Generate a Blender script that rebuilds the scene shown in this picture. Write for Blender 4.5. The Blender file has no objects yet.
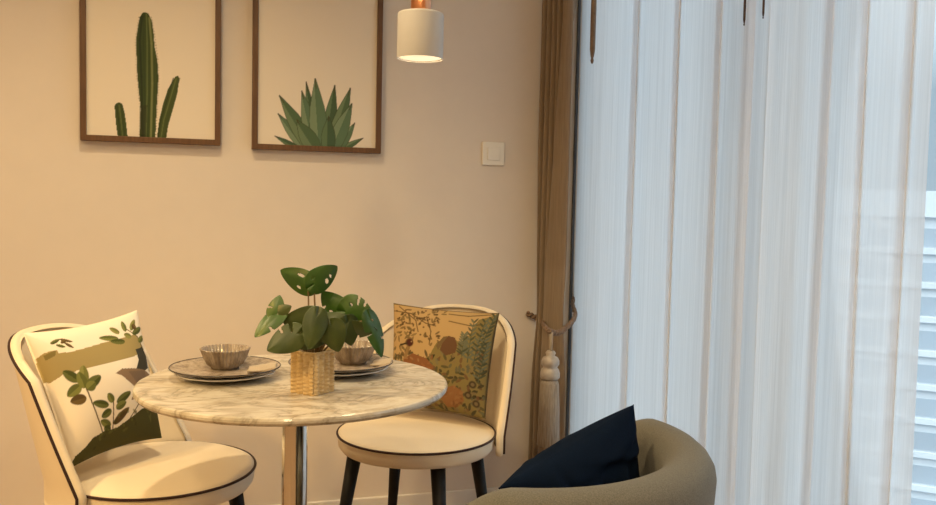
import bpy, math, random
import numpy as np
from mathutils import Vector, Matrix
random.seed(7); rng = np.random.default_rng(7)
S = bpy.context.scene
COL = S.collection
PI = math.pi
def lin(c):
    c = [x/255 for x in c]
    return tuple((x/12.92 if x <= .04045 else ((x+.055)/1.055)**2.4) for x in c)

# ------------------------------------------------------------------ camera
F = 870.; YAW = math.radians(17); PT = math.atan(52.5/870); ROLL = .022
EYE = np.array([0, 0, 1.17])
f0 = np.array([math.sin(YAW), math.cos(YAW), 0]); r0 = np.array([math.cos(YAW), -math.sin(YAW), 0]); Z = np.array([0, 0, 1.])
FW = math.cos(PT)*f0-math.sin(PT)*Z; UP0 = math.cos(PT)*Z+math.sin(PT)*f0
RT = r0*math.cos(ROLL)+UP0*math.sin(ROLL); UP = UP0*math.cos(ROLL)-r0*math.sin(ROLL)
def ray(px, py): return FW+RT*(px-468)/F+UP*(252.5-py)/F
def hit(px, py, ax, v):
    d = ray(px, py); return EYE+d*(v-EYE[ax])/d[ax]
def at(px, py, depth): return EYE+ray(px, py)*depth
cd = bpy.data.cameras.new('camera'); cam = bpy.data.objects.new('camera', cd); COL.objects.link(cam)
cd.sensor_width = 36; cd.lens = 36*F/936; cd.clip_start = .02; cd.clip_end = 500
M4 = Matrix.Identity(4)
for i in range(3):
    M4[i][0] = RT[i]; M4[i][1] = UP[i]; M4[i][2] = -FW[i]; M4[i][3] = EYE[i]
cam.matrix_world = M4; S.camera = cam

# ------------------------------------------------------------------ helpers
def empty(name, loc, label, cat, group=None, rotz=0):
    o = bpy.data.objects.new(name, None); COL.objects.link(o)
    o.location = loc; o.rotation_euler = (0, 0, rotz); o.empty_display_size = .05
    o['label'] = label; o['category'] = cat
    if group: o['group'] = group
    return o
def tag(o, label, cat, group=None):
    o['label'] = label; o['category'] = cat
    if group: o['group'] = group
    return o
def mesh(name, geo, mat, parent=None, smooth=True, world=False, origin=None, sub=0, bevel=0, col=None, label=None, midx=None):
    V, Fs = geo
    V = np.asarray(V, float)
    off = np.zeros(3)
    if world and parent is not None: off = np.array(parent.location)
    elif origin is not None: off = np.array(origin)
    me = bpy.data.meshes.new(name); me.from_pydata((V-off).tolist(), [], [list(f) for f in Fs]); me.update()
    for m in (mat if isinstance(mat, (list, tuple)) else [mat]): me.materials.append(m)
    if midx is not None: me.polygons.foreach_set('material_index', midx)
    if smooth: me.polygons.foreach_set('use_smooth', [True]*len(me.polygons))
    if col is not None:
        a = me.color_attributes.new('paint', 'FLOAT_COLOR', 'POINT')
        c4 = np.ones((len(V), 4)); c4[:, :3] = col
        a.data.foreach_set('color', c4.ravel())
    o = bpy.data.objects.new(name, me); COL.objects.link(o)
    if parent is not None: o.parent = parent
    elif origin is not None: o.location = origin
    if bevel:
        b = o.modifiers.new('bevel', 'BEVEL'); b.width = bevel; b.segments = 3; b.limit_method = 'ANGLE'; b.angle_limit = .6
    if sub:
        s = o.modifiers.new('sub', 'SUBSURF'); s.levels = sub; s.render_levels = sub
    if label: o['label'] = label
    return o
def join(*gs):
    V, Fs = [], []
    for v, f in gs:
        n = len(V); V += [tuple(p) for p in v]; Fs += [tuple(i+n for i in q) for q in f]
    return V, Fs
def box(x0, x1, y0, y1, z0, z1):
    V = [(x0, y0, z0), (x1, y0, z0), (x1, y1, z0), (x0, y1, z0), (x0, y0, z1), (x1, y0, z1), (x1, y1, z1), (x0, y1, z1)]
    return V, [(0, 3, 2, 1), (4, 5, 6, 7), (0, 1, 5, 4), (1, 2, 6, 5), (2, 3, 7, 6), (3, 0, 4, 7)]
def lathe(prof, n=64, c=(0, 0, 0), rmod=None):
    """closed or open profile [(r,z)]; r=0 ends are poles"""
    V, Fs, rows = [], [], []
    for r, z in prof:
        if r < 1e-6:
            rows.append([len(V)]); V.append((c[0], c[1], c[2]+z))
        else:
            row = []
            for k in range(n):
                a = 2*PI*k/n; rr = r*(rmod(a, z) if rmod else 1)
                row.append(len(V)); V.append((c[0]+rr*math.cos(a), c[1]+rr*math.sin(a), c[2]+z))
            rows.append(row)
    for a, b in zip(rows, rows[1:]):
        for k in range(n):
            k2 = (k+1) % n
            if len(a) == 1 and len(b) == 1: continue
            if len(a) == 1: Fs.append((a[0], b[k2], b[k]))
            elif len(b) == 1: Fs.append((a[k], a[k2], b[0]))
            else: Fs.append((a[k], a[k2], b[k2], b[k]))
    return V, Fs
def smoothpath(pts, n):
    """Catmull-Rom"""
    P = [np.asarray(p, float) for p in pts]
    P = [2*P[0]-P[1]]+P+[2*P[-1]-P[-2]]
    out = []
    segs = len(P)-3
    for i in range(n+1):
        t = i/n*segs; k = min(int(t), segs-1); t -= k
        a, b, c, d = P[k:k+4]
        out.append(.5*(2*b+(c-a)*t+(2*a-5*b+4*c-d)*t*t+(3*b-a-3*c+d)*t**3))
    return out
def tube(pts, rad, n=10, closed=False, cap=True):
    P = [np.asarray(p, float) for p in pts]; m = len(P)
    R = rad if hasattr(rad, '__len__') else [rad]*m
    V, Fs = [], []
    up = None
    for i in range(m):
        t = (P[(i+1) % m]-P[i-1]) if closed else (P[min(i+1, m-1)]-P[max(i-1, 0)])
        t = t/(np.linalg.norm(t)+1e-12)
        if up is None: up = np.array([0, 0, 1.]) if abs(t[2]) < .9 else np.array([1., 0, 0])
        a = up-t*(up@t); a = a/(np.linalg.norm(a)+1e-12); b = np.cross(t, a); up = a
        for k in range(n):
            w = 2*PI*k/n; V.append(tuple(P[i]+R[i]*(a*math.cos(w)+b*math.sin(w))))
    for i in range(m if closed else m-1):
        j = (i+1) % m
        for k in range(n):
            k2 = (k+1) % n; Fs.append((i*n+k, i*n+k2, j*n+k2, j*n+k))
    if not closed and cap:
        Fs.append(tuple(range(n))[::-1]); Fs.append(tuple(range((m-1)*n, m*n)))
    return V, Fs
def gridfaces(nu, nv, base=0, flip=False):
    Fs = []
    for j in range(nv-1):
        for i in range(nu-1):
            a = base+j*nu+i; q = (a, a+1, a+nu+1, a+nu)
            Fs.append(q[::-1] if flip else q)
    return Fs

# ------------------------------------------------------------------ materials
class MT:
    def __init__(s, name, color=(.8, .8, .8), rough=.6, metal=0., spec=.5):
        s.m = bpy.data.materials.new(name); s.m.use_nodes = True
        s.nt = s.m.node_tree; s.p = s.nt.nodes['Principled BSDF']; s.out = s.nt.nodes['Material Output']
        s.p.inputs['Base Color'].default_value = (*color, 1); s.p.inputs['Roughness'].default_value = rough
        s.p.inputs['Metallic'].default_value = metal; s.p.inputs['Specular IOR Level'].default_value = spec
    def n(s, t, **kw):
        x = s.nt.nodes.new(t)
        for k, v in kw.items():
            if k in x.inputs: x.inputs[k].default_value = v
            else: setattr(x, k, v)
        return x
    def l(s, a, b): s.nt.links.new(a, b)
    def coord(s, scale=(1, 1, 1)):
        c = s.n('ShaderNodeTexCoord'); mp = s.n('ShaderNodeMapping'); mp.inputs['Scale'].default_value = scale
        s.l(c.outputs['Object'], mp.inputs['Vector']); return mp.outputs[0]
    def noise(s, scale=5, detail=4, rough=.5, vec=None, dist=0):
        t = s.n('ShaderNodeTexNoise'); t.inputs['Scale'].default_value = scale; t.inputs['Detail'].default_value = detail
        t.inputs['Roughness'].default_value = rough; t.inputs['Distortion'].default_value = dist
        s.l(vec if vec is not None else s.coord(), t.inputs['Vector']); return t.outputs['Fac']
    def ramp(s, fac, stops):
        r = s.n('ShaderNodeValToRGB'); cr = r.color_ramp
        while len(cr.elements) < len(stops): cr.elements.new(.5)
        for e, (p, c) in zip(cr.elements, stops): e.position = p; e.color = (*c, 1)
        s.l(fac, r.inputs[0]); return r.outputs[0]
    def bump(s, fac, strength=.2, dist=.002):
        b = s.n('ShaderNodeBump'); b.inputs['Strength'].default_value = strength; b.inputs['Distance'].default_value = dist
        s.l(fac, b.inputs['Height']); s.l(b.outputs[0], s.p.inputs['Normal'])
    def base(s, sock): s.l(sock, s.p.inputs['Base Color']); return s
def fabric(name, c, var=.12, scale=700, rough=.9, bump=.25, sheen=.1, big=0):
    m = MT(name, c, rough, spec=.2)
    f = m.noise(scale, 2, .6)
    lo = tuple(x*(1-var) for x in c); hi = tuple(min(1, x*(1+var)) for x in c)
    m.base(m.ramp(f, [(.3, lo), (.7, hi)])); m.bump(f, bump, .001)
    m.p.inputs['Sheen Weight'].default_value = sheen
    return m.m
def plain(name, c, rough=.5, metal=0., spec=.5, var=.06, scale=30, bump=0):
    m = MT(name, c, rough, metal, spec)
    f = m.noise(scale, 4)
    m.base(m.ramp(f, [(.3, tuple(x*(1-var) for x in c)), (.7, tuple(min(1, x*(1+var)) for x in c))]))
    if bump: m.bump(f, bump, .001)
    return m.m
def painted(name, rough=.85, scale=900, bump=.2, spec=.25):
    m = MT(name, (.8, .8, .8), rough, spec=spec)
    a = m.n('ShaderNodeVertexColor'); a.layer_name = 'paint'
    m.base(a.outputs['Color'])
    if bump: m.bump(m.noise(scale, 2), bump, .001)
    return m.m
M = {}
M['wall'] = plain('wall paint', (.72, .64, .56), .85, spec=.2, var=.012, scale=14, bump=.0)
M['ceiling'] = plain('ceiling paint', (.82, .79, .75), .9, spec=.1, var=.02)
mm = MT('oak floor', (.4, .26, .15), .45)
br = mm.n('ShaderNodeTexBrick'); br.inputs['Scale'].default_value = 1; br.inputs['Mortar Size'].default_value = .002
br.inputs['Brick Width'].default_value = 1.1; br.inputs['Row Height'].default_value = .14
br.inputs['Color1'].default_value = (.42, .28, .16, 1); br.inputs['Color2'].default_value = (.34, .21, .12, 1); br.inputs['Mortar'].default_value = (.12, .07, .04, 1)
mm.l(mm.coord(), br.inputs['Vector']); mm.base(br.outputs['Color']); M['floor'] = mm.m
M['trim'] = plain('white trim', (.78, .74, .68), .5, var=.02)
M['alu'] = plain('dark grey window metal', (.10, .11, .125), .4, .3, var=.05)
M['wood'] = None
mm = MT('walnut frame', (.1, .05, .025), .45)
f = mm.noise(6, 6, .6, mm.coord((30, 30, 1.5)))
mm.base(mm.ramp(f, [(.3, (.085, .036, .012)), (.7, (.15, .068, .026))])); mm.bump(f, .15, .0005); M['wood'] = mm.m
M['print'] = painted('art paper', .7, bump=0, spec=.3)
M['switch'] = plain('switch plastic', (.82, .78, .7), .35, var=.01)
M['cream'] = fabric('cream upholstery', (.77, .67, .52), .03, 900, .8, .15)
M['piping'] = fabric('dark brown piping', (.035, .015, .012), .15, 800, .7)
M['black'] = plain('black painted wood', (.008, .007, .007), .5, var=.2, spec=.25)
M['chrome'] = plain('polished steel', (.72, .70, .67), .12, 1., var=.02)
mm = MT('white marble', (.8, .78, .74), .16)
v = mm.coord((1, 1, 1))
n1 = mm.noise(4.5, 6, .62, mm.coord((1, 1.7, 1)), 1.2)
n2 = mm.noise(13, 6, .65, mm.coord((1, 1.6, 1)), .8)
a = mm.ramp(n1, [(.36, (.64, .59, .50)), (.47, (.49, .445, .37)), (.50, (.34, .305, .25)), (.53, (.54, .49, .41)), (.66, (.69, .645, .56))])
b = mm.ramp(n2, [(.36, (.68, .62, .54)), (.52, (1, 1, 1))])
mx = mm.n('ShaderNodeMix', data_type='RGBA', blend_type='MULTIPLY'); mx.inputs['Factor'].default_value = .75
mm.l(a, mx.inputs[6]); mm.l(b, mx.inputs[7]); mm.base(mx.outputs[2]); M['marble'] = mm.m
M['porcelain'] = plain('white glazed porcelain', (.84, .85, .88), .15, var=.02)
mm = MT('grey speckled stoneware', (.3, .26, .22), .22)
f = mm.noise(55, 6, .7)
mm.base(mm.ramp(f, [(.35, (.20, .155, .12)), (.5, (.34, .28, .225)), (.68, (.46, .40, .34))])); M['stone'] = mm.m
M['rim'] = plain('dark glazed rim', (.05, .042, .04), .2, var=.1)
mm = MT('ribbed bowl glaze', (.5, .43, .36), .16)
f = mm.noise(40, 5, .6, mm.coord((1, 1, .35)))
mm.base(mm.ramp(f, [(.35, (.17, .13, .10)), (.65, (.38, .32, .26))])); M['bowl'] = mm.m
M['linen'] = fabric('taupe linen', (.42, .35, .27), .12, 500)
M['leaf'] = None
mm = MT('monstera leaf', (.05, .13, .03), .33, spec=.5)
f = mm.noise(16, 5, .6)
mm.base(mm.ramp(f, [(.3, (.021, .062, .007)), (.55, (.038, .10, .012)), (.8, (.066, .14, .022))])); mm.bump(mm.noise(60, 3), .25, .001); M['leaf'] = mm.m
mm = MT('dark olive leaf', (.06, .09, .03), .38)
f = mm.noise(16, 5, .6)
mm.base(mm.ramp(f, [(.3, (.022, .040, .008)), (.55, (.045, .070, .013)), (.8, (.09, .105, .026))])); mm.bump(mm.noise(60, 3), .25, .001); M['leafdark'] = mm.m
M['stem'] = plain('leaf stalk', (.20, .13, .05), .5, var=.2, scale=60)
M['soil'] = plain('potting soil', (.04, .026, .016), .95, var=.5, scale=150, bump=.8)
mm = MT('woven straw', (.6, .45, .24), .7)
f = mm.noise(70, 4, .6, mm.coord((1, 1, 3)))
mm.base(mm.ramp(f, [(.25, (.44, .29, .12)), (.5, (.58, .42, .21)), (.8, (.68, .53, .31))])); M['straw'] = mm.m
M['taupe'] = None
mm = MT('taupe drape velvet', (.3, .2, .12), .75)
f = mm.noise(14, 4, .6, mm.coord((10, 10, .6)))
mm.base(mm.ramp(f, [(.3, (.215, .155, .10)), (.7, (.275, .205, .14))])); mm.p.inputs['Sheen Weight'].default_value = .15; M['taupe'] = mm.m
M['rope'] = plain('twisted rope', (.20, .13, .085), .6, var=.3, scale=300, bump=.5)
M['tassel'] = None
mm = MT('silver beige tassel threads', (.4, .33, .26), .45)
f = mm.noise(30, 4, .6, mm.coord((18, 18, .5)))
mm.base(mm.ramp(f, [(.3, (.20, .15, .105)), (.7, (.46, .38, .29))])); mm.bump(f, .6, .002); M['tassel'] = mm.m
M['satin'] = plain('satin tassel cap', (.46, .385, .31), .35, .15, var=.15, scale=60)
M['darkcord'] = plain('dark brown cord', (.06, .035, .025), .6, var=.25, scale=200)
M['brasscord'] = plain('bronze brown pull', (.16, .10, .055), .4, var=.25, scale=80)
M['shade'] = plain('matte white lamp shade', (.53, .505, .48), .6, var=.02)
M['shadein'] = plain('white inner shade', (.9, .88, .84), .5, var=.01)
M['copper'] = plain('brushed copper', (.80, .36, .18), .28, 1., var=.06)
mm = MT('lamp diffuser', (1, .9, .75), .4); mm.p.inputs['Emission Color'].default_value = (1, .80, .50, 1); mm.p.inputs['Emission Strength'].default_value = .95
M['glow'] = mm.m
M['grey'] = fabric('grey olive wool', (.146, .139, .117), .22, 420, .95, .5, .1)
M['navy'] = fabric('navy cotton', (.0042, .0095, .0235), .2, 500, 1., .3, 0)
M['navy'].node_tree.nodes['Principled BSDF'].inputs['Specular IOR Level'].default_value = .06
M['pillow'] = painted('printed cushion cotton', .85, 700, .25)
M['facade'] = plain('pale facade', (.72, .75, .78), .8, var=.04, scale=.3)
M['facadeglass'] = plain('facade glazing', (.42, .48, .54), .3, var=.1, scale=.2)
# glass: thin clear pane
mm = MT('window glass'); nt = mm.nt
tr = mm.n('ShaderNodeBsdfTransparent'); gl = mm.n('ShaderNodeBsdfGlossy'); gl.inputs['Roughness'].default_value = .02
tr.inputs[0].default_value = (.95, .98, .98, 1)
mxs = mm.n('ShaderNodeMixShader'); fr = mm.n('ShaderNodeFresnel'); fr.inputs[0].default_value = 1.3
mm.l(fr.outputs[0], mxs.inputs[0]); mm.l(tr.outputs[0], mxs.inputs[1]); mm.l(gl.outputs[0], mxs.inputs[2]); mm.l(mxs.outputs[0], mm.out.inputs[0])
nt.nodes.remove(mm.p); M['glass'] = mm.m
def sheer(name, tint, trans):
    mm = MT(name); nt = mm.nt
    f = mm.noise(9, 5, .65, mm.coord((9, 9, .12)))
    f2 = mm.noise(60, 3, .6, mm.coord((9, 9, .05)))
    ad = mm.n('ShaderNodeMath', operation='MULTIPLY'); mm.l(f, ad.inputs[0]); mm.l(f2, ad.inputs[1])
    c = mm.ramp(ad.outputs[0], [(.1, tuple(x*.96 for x in tint)), (.4, tint)])
    tl = mm.n('ShaderNodeBsdfTranslucent'); df = mm.n('ShaderNodeBsdfDiffuse'); tp = mm.n('ShaderNodeBsdfTransparent')
    mm.l(c, tl.inputs[0]); mm.l(c, df.inputs[0])
    m1 = mm.n('ShaderNodeMixShader'); m1.inputs[0].default_value = .80
    mm.l(df.outputs[0], m1.inputs[1]); mm.l(tl.outputs[0], m1.inputs[2])
    m2 = mm.n('ShaderNodeMixShader')
    mr = mm.n('ShaderNodeMapRange'); mr.inputs[1].default_value = .1; mr.inputs[2].default_value = .4; mr.inputs[3].default_value = trans+.08; mr.inputs[4].default_value = trans-.06
    mm.l(ad.outputs[0], mr.inputs[0]); mm.l(mr.outputs[0], m2.inputs[0])
    mm.l(m1.outputs[0], m2.inputs[1]); mm.l(tp.outputs[0], m2.inputs[2]); mm.l(m2.outputs[0], mm.out.inputs[0])
    nt.nodes.remove(mm.p); return mm.m
M['sheer'] = sheer('white sheer voile', (.96, .965, .985), .14)

# ------------------------------------------------------------------ room shell
XW, YW, XL, YR, H = 1.50, 3.07, -2.6, -2.6, 2.7
def struct(name, geo, mat, bevel=0, parent=None):
    o = mesh(name, geo, mat, parent, smooth=False, bevel=bevel); o['kind'] = 'structure'; return o
struct('floor', box(XL-.1, XW+.2, YR-.1, YW+.1, -.1, 0), M['floor'])
struct('ceiling', box(XL-.1, XW+.2, YR-.1, YW+.1, H, H+.1), M['ceiling'])
struct('wall_back', box(XL-.1, XW+.2, YW, YW+.1, 0, H), M['wall'])
struct('wall_left', box(XL-.1, XL, YR, YW, 0, H), M['wall'])
struct('wall_rear', box(XL, XW+.2, YR-.1, YR, 0, H), M['wall'])
WY0, WY1, WZ0, WZ1 = .75, 3.03, .06, 2.55
struct('wall_right', join(box(XW, XW+.2, WY1, YW, 0, H), box(XW, XW+.2, YR, WY0, 0, H), box(XW, XW+.2, WY0, WY1, WZ1, H), box(XW, XW+.2, WY0, WY1, 0, WZ0)), M['wall'])
struct('baseboard_back', box(XL, XW, YW-.014, YW, 0, .085), M['trim'], .004)
struct('gap_shade_strip', box(1.349, 1.358, YW-.012, YW, .085, H), M['alu'])  # dark strip added for the drape's shadow line in the gap before the sheers
struct('baseboard_right', box(XW-.014, XW, YR, YW-.014, 0, .05), M['trim'], .004)
wf = empty('window_1', (XW+.1, (WY0+WY1)/2, WZ0), 'large floor to ceiling window with dark grey frame behind the sheer curtains', 'window')
wf['kind'] = 'structure'; del wf['category']
fx0, fx1 = XW+.01, XW+.07
MUL = [1.98]
g = [box(fx0, fx1, WY0, WY0+.05, WZ0, WZ1), box(fx0, fx1, WY1-.05, WY1, WZ0, WZ1), box(fx0, fx1, WY0, WY1, WZ0, WZ0+.05), box(fx0, fx1, WY0, WY1, WZ1-.05, WZ1)]
for y in MUL: g.append(box(fx0, fx1, y-.03, y+.03, WZ0+.05, WZ1-.05))
mesh('window_frame', join(*g), M['alu'], wf, False, world=True)
ys = [WY1-.05]+[y for m_ in MUL for y in (m_+.03, m_-.03)]+[WY0+.05]
for i in range(0, len(ys), 2):
    mesh('window_pane', box(fx0+.025, fx0+.031, ys[i+1], ys[i], WZ0+.05, WZ1-.05), M['glass'], wf, False, world=True)

# ------------------------------------------------------------------ painting on dense grids
def mute(c, f=1.): 
    m = sum(c)/3; return tuple(int((m+(x-m)*.74)*.84) for x in c)
class Paint:
    def __init__(s, U, V, bg):
        s.U, s.V = U, V; s.C = np.empty(U.shape+(3,)); s.C[...] = lin(bg)
    def put(s, m, c, a=1.):
        m = np.clip(m, 0, 1)[..., None]*a; s.C = s.C*(1-m)+np.array(lin(c))*m
    def poly(s, P, c, a=1.):
        ins = np.zeros(s.U.shape, bool); n = len(P)
        for i in range(n):
            (x1, y1), (x2, y2) = P[i], P[(i+1) % n]
            if y1 == y2: continue
            k = ((y1 > s.V) != (y2 > s.V)) & (s.U < (x2-x1)*(s.V-y1)/(y2-y1)+x1); ins ^= k
        s.put(ins.astype(float), c, a)
    def line(s, P, w, c, a=1.):
        for (x1, y1), (x2, y2) in zip(P, P[1:]):
            dx, dy = x2-x1, y2-y1; L = dx*dx+dy*dy+1e-12
            t = np.clip(((s.U-x1)*dx+(s.V-y1)*dy)/L, 0, 1)
            d = np.hypot(s.U-x1-t*dx, s.V-y1-t*dy); s.put((w-d)/(w*.5), c, a)
    def leaf(s, p, q, w, c, c2=None, a=1.):
        dx, dy = q[0]-p[0], q[1]-p[1]; L = math.hypot(dx, dy)
        t = ((s.U-p[0])*dx+(s.V-p[1])*dy)/L/L; d = (-(s.U-p[0])*dy+(s.V-p[1])*dx)/L
        ww = w*np.sqrt(np.clip(np.sin(np.clip(t, 0, 1)**.85*PI), 0, 1)); ok = (t > 0) & (t < 1)
        s.put(((ww-abs(d))/(w*.15+1e-9))*ok, c, a)
        if c2: s.put(((ww-abs(d))/(w*.15+1e-9))*ok*(d > 0), c2, a)
    def dot(s, p, r, c, a=1.): s.put((r-np.hypot(s.U-p[0], s.V-p[1]))/(r*.3), c, a)

# ------------------------------------------------------------------ framed prints
def picture(label, pxL, pxR, pyb, art):
    yf = YW-.03
    a = hit(pxL, pyb[0], 1, yf); b = hit(pxR, pyb[1], 1, yf)
    x0, x1, z0 = a[0], b[0], (a[2]+b[2])/2; z1 = z0+.66; w = .0185
    o = empty('framed_picture', ((x0+x1)/2, YW, z0), label, 'picture', 'framed plant pictures on the wall')
    V, Fs = [], []
    for d, y in ((0, YW-.001), (0, yf), (w, yf), (w, yf+.012)):
        V += [(x0+d, y, z0+d), (x1-d, y, z0+d), (x1-d, y, z1-d), (x0+d, y, z1-d)]
    for k in range(3):
        for i in range(4):
            j = (i+1) % 4; Fs.append((k*4+i, k*4+j, (k+1)*4+j, (k+1)*4+i))
    mesh('frame', (V, Fs), M['wood'], o, False, world=True, bevel=.0015)
    nx, nz = 200, 300
    xs = np.linspace(x0+w-.002, x1-w+.002, nx); zs = np.linspace(z0+w-.002, z1-w+.002, nz)
    X, Zg = np.meshgrid(xs, zs); yp = yf+.010
    P = Paint(X, Zg, (226, 214, 196))
    art(P, lambda px, py: (lambda h: (h[0], h[2]))(hit(px/2.753+60, py/2.753, 1, yp)))
    V = np.stack([X, np.full_like(X, yp), Zg], -1).reshape(-1, 3)
    n = nx*nz; xb = [(x0+w, YW-.004, z0+w), (x1-w, YW-.004, z0+w), (x1-w, YW-.004, z1-w), (x0+w, YW-.004, z1-w)]
    Vv = np.vstack([V, xb]); Fs = gridfaces(nx, nz)+[(n, n+3, n+2, n+1), (0, n, n+1, nx-1), (n-nx, n-1, n+2, n+3), (0, n-nx, n+3, n), (nx-1, n+1, n+2, n-1)]
    C = np.vstack([P.C.reshape(-1, 3), np.tile(lin((226, 214, 196)), (4, 1))])
    mesh('print', (Vv, Fs), M['print'], o, False, world=True, col=C)
def art_cactus(P, q):
    def arm(poly, cols, spine):
        pts = [q(*p) for p in poly]; P.poly(pts, cols[0])
        for off, c, w in cols[1]:
            P.line([q(x+off, y) for x, y in spine], w, c, .8)
    arm([(150, 292), (155, 284), (163, 281), (172, 286), (178, 310), (183, 345), (187, 385), (160, 385), (154, 340)], ((62, 74, 34), [(-7, (40, 50, 24), .0028), (0, (96, 104, 56), .0022), (6, (52, 62, 30), .0028)]), [(163, 290), (168, 330), (173, 380)])
    arm([(318, 210), (325, 209), (329, 216), (323, 258), (310, 305), (298, 345), (292, 385), (266, 385), (273, 330), (284, 285), (297, 245)], ((66, 78, 36), [(-9, (42, 52, 24), .003), (-1, (102, 110, 60), .0022), (8, (60, 70, 34), .003)]), [(321, 216), (305, 270), (287, 330), (279, 380)])
    arm([(219, 48), (226, 36), (234, 33), (244, 38), (250, 50), (257, 84), (261, 130), (268, 165), (271, 215), (266, 300), (262, 385), (219, 385), (222, 300), (213, 210), (209, 110)], ((54, 68, 32), []), [])
    for sp, w, c in (([(226, 45), (219, 110), (224, 210), (228, 385)], .0045, (34, 46, 22)), ([(238, 38), (240, 120), (240, 260), (236, 385)], .003, (92, 104, 58)), ([(246, 50), (252, 120), (254, 230), (250, 385)], .0045, (120, 126, 76)), ([(252, 60), (262, 170), (263, 260), (258, 385)], .003, (62, 74, 36)), ([(231, 42), (230, 120), (232, 220), (233, 300)], .002, (46, 58, 28))):
        P.line([q(*p) for p in sp], w, c, .85)
    P.poly([q(*p) for p in [(219, 290), (240, 290), (236, 385), (219, 385)]], (44, 46, 24), .55)
    for i in range(44):
        t = i/43; y = 48+t*330; xl = np.interp(y, [48, 110, 210, 300, 385], [219, 209, 213, 222, 219]); xr = np.interp(y, [48, 84, 165, 215, 300, 385], [250, 257, 268, 271, 266, 262])
        for xx in (xl-1.5, xr+1.5): P.dot(q(xx, y), .0022, (120, 112, 66), .8)
def art_agave(P, q):
    L = [((600, 312), (676, 410), 17, 0), ((591, 374), (660, 412), 9, 2), ((604, 262), (694, 412), 24, 1), ((835, 380), (775, 412), 9, 1), ((812, 338), (768, 410), 14, 0),
         ((678, 225), (704, 400), 15, 2), ((666, 250), (700, 410), 22, 0), ((757, 234), (735, 400), 20, 2), ((800, 242), (748, 405), 22, 1), ((804, 285), (750, 412), 24, 0), ((703, 216), (716, 412), 27, 0), ((652, 330), (705, 414), 26, 1), ((740, 320), (738, 414), 22, 2)]
    cs = [((88, 112, 84), (124, 142, 110)), ((78, 100, 70), (112, 130, 96)), ((66, 88, 62), (98, 120, 86))]
    for tip, bs, w, k in L:
        t, b = np.array(q(*tip)), np.array(q(*bs)); d = t-b; n = np.array([-d[1], d[0]])/np.hypot(*d); ww = w*.00112
        prof = [(0, .75), (.2, .95), (.4, 1), (.6, .82), (.8, .45), (1, .03)]
        c = cs[k]
        A = [tuple(b+d*s_+n*ww*h_) for s_, h_ in prof]; B = [tuple(b+d*s_-n*ww*h_) for s_, h_ in prof[::-1]]
        P.poly(A+B, c[0])
        mid = [tuple(b+d*s_+n*ww*.15) for s_, h_ in prof]
        P.poly(A+mid[::-1], c[1], .8)
        P.line(A, .0012, (50, 56, 36), .8); P.line(B, .0012, (52, 58, 40), .7)
        P.line([tuple(b+d*.86), tuple(t)], .0016, (74, 52, 34), .8)
picture('dark framed picture of a tall three armed green cactus', 80, 220.5, (139, 146.5), art_cactus)
picture('dark framed picture of a spiky green agave rosette', 252, 381, (149, 153.5), art_agave)

# ------------------------------------------------------------------ switch
a = hit(481, 141, 1, YW); b = hit(504.5, 166.5, 1, YW)
o = empty('light_switch', ((a[0]+b[0])/2, YW, (a[2]+b[2])/2), 'square white light switch on the wall beside the taupe drape', 'light switch')
cx, cz = o.location.x, o.location.z
mesh('switch_plate', box(cx-.043, cx+.043, YW-.009, YW, cz-.043, cz+.043), M['switch'], o, False, world=True, bevel=.003)
V, Fs = box(cx-.024, cx+.024, YW-.014, YW-.0092, cz-.024, cz+.024)
mesh('rocker', (V, Fs), M['switch'], o, False, world=True, bevel=.002)

# ------------------------------------------------------------------ pendant lamp
LZ = 2.10
c = at(420, 59, LZ); lx, ly, lz = c
o = empty('pendant_lamp', (lx, ly, H), 'white cylindrical pendant lamp with copper collar hanging above the table', 'lamp')
R, hh = .0555, .110
prof = [(R, 0), (R, hh-.006), (R-.002, hh-.002), (R-.006, hh), (.024, hh), (.024, hh-.003), (R-.006, hh-.003), (R-.003, hh-.008), (R-.003, 0), (R, 0)]
mesh('shade', lathe(prof, 72, (lx, ly, lz)), M['shade'], o, world=True, bevel=0)
mesh('diffuser', lathe([(0, .006), (R-.004, .006), (R-.004, .003), (0, .003)], 48, (lx, ly, lz)), M['glow'], o, True, world=True, label='glowing lamp underside')
mesh('collar', lathe([(0, hh-.002), (.0245, hh-.002), (.0245, hh+.055), (.022, hh+.060), (0, hh+.060)], 48, (lx, ly, lz)), M['copper'], o, world=True, bevel=.001, label='copper collar')
mesh('cord', tube([(lx, ly, lz+hh+.06), (lx, ly, 2.4), (lx, ly, H-.025)], .003, 8), M['darkcord'], o, world=True)
mesh('canopy', lathe([(0, H-.03), (.045, H-.03), (.05, H-.024), (.05, H), (0, H)], 40, (lx, ly, 0)), M['shade'], o, world=True)

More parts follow.
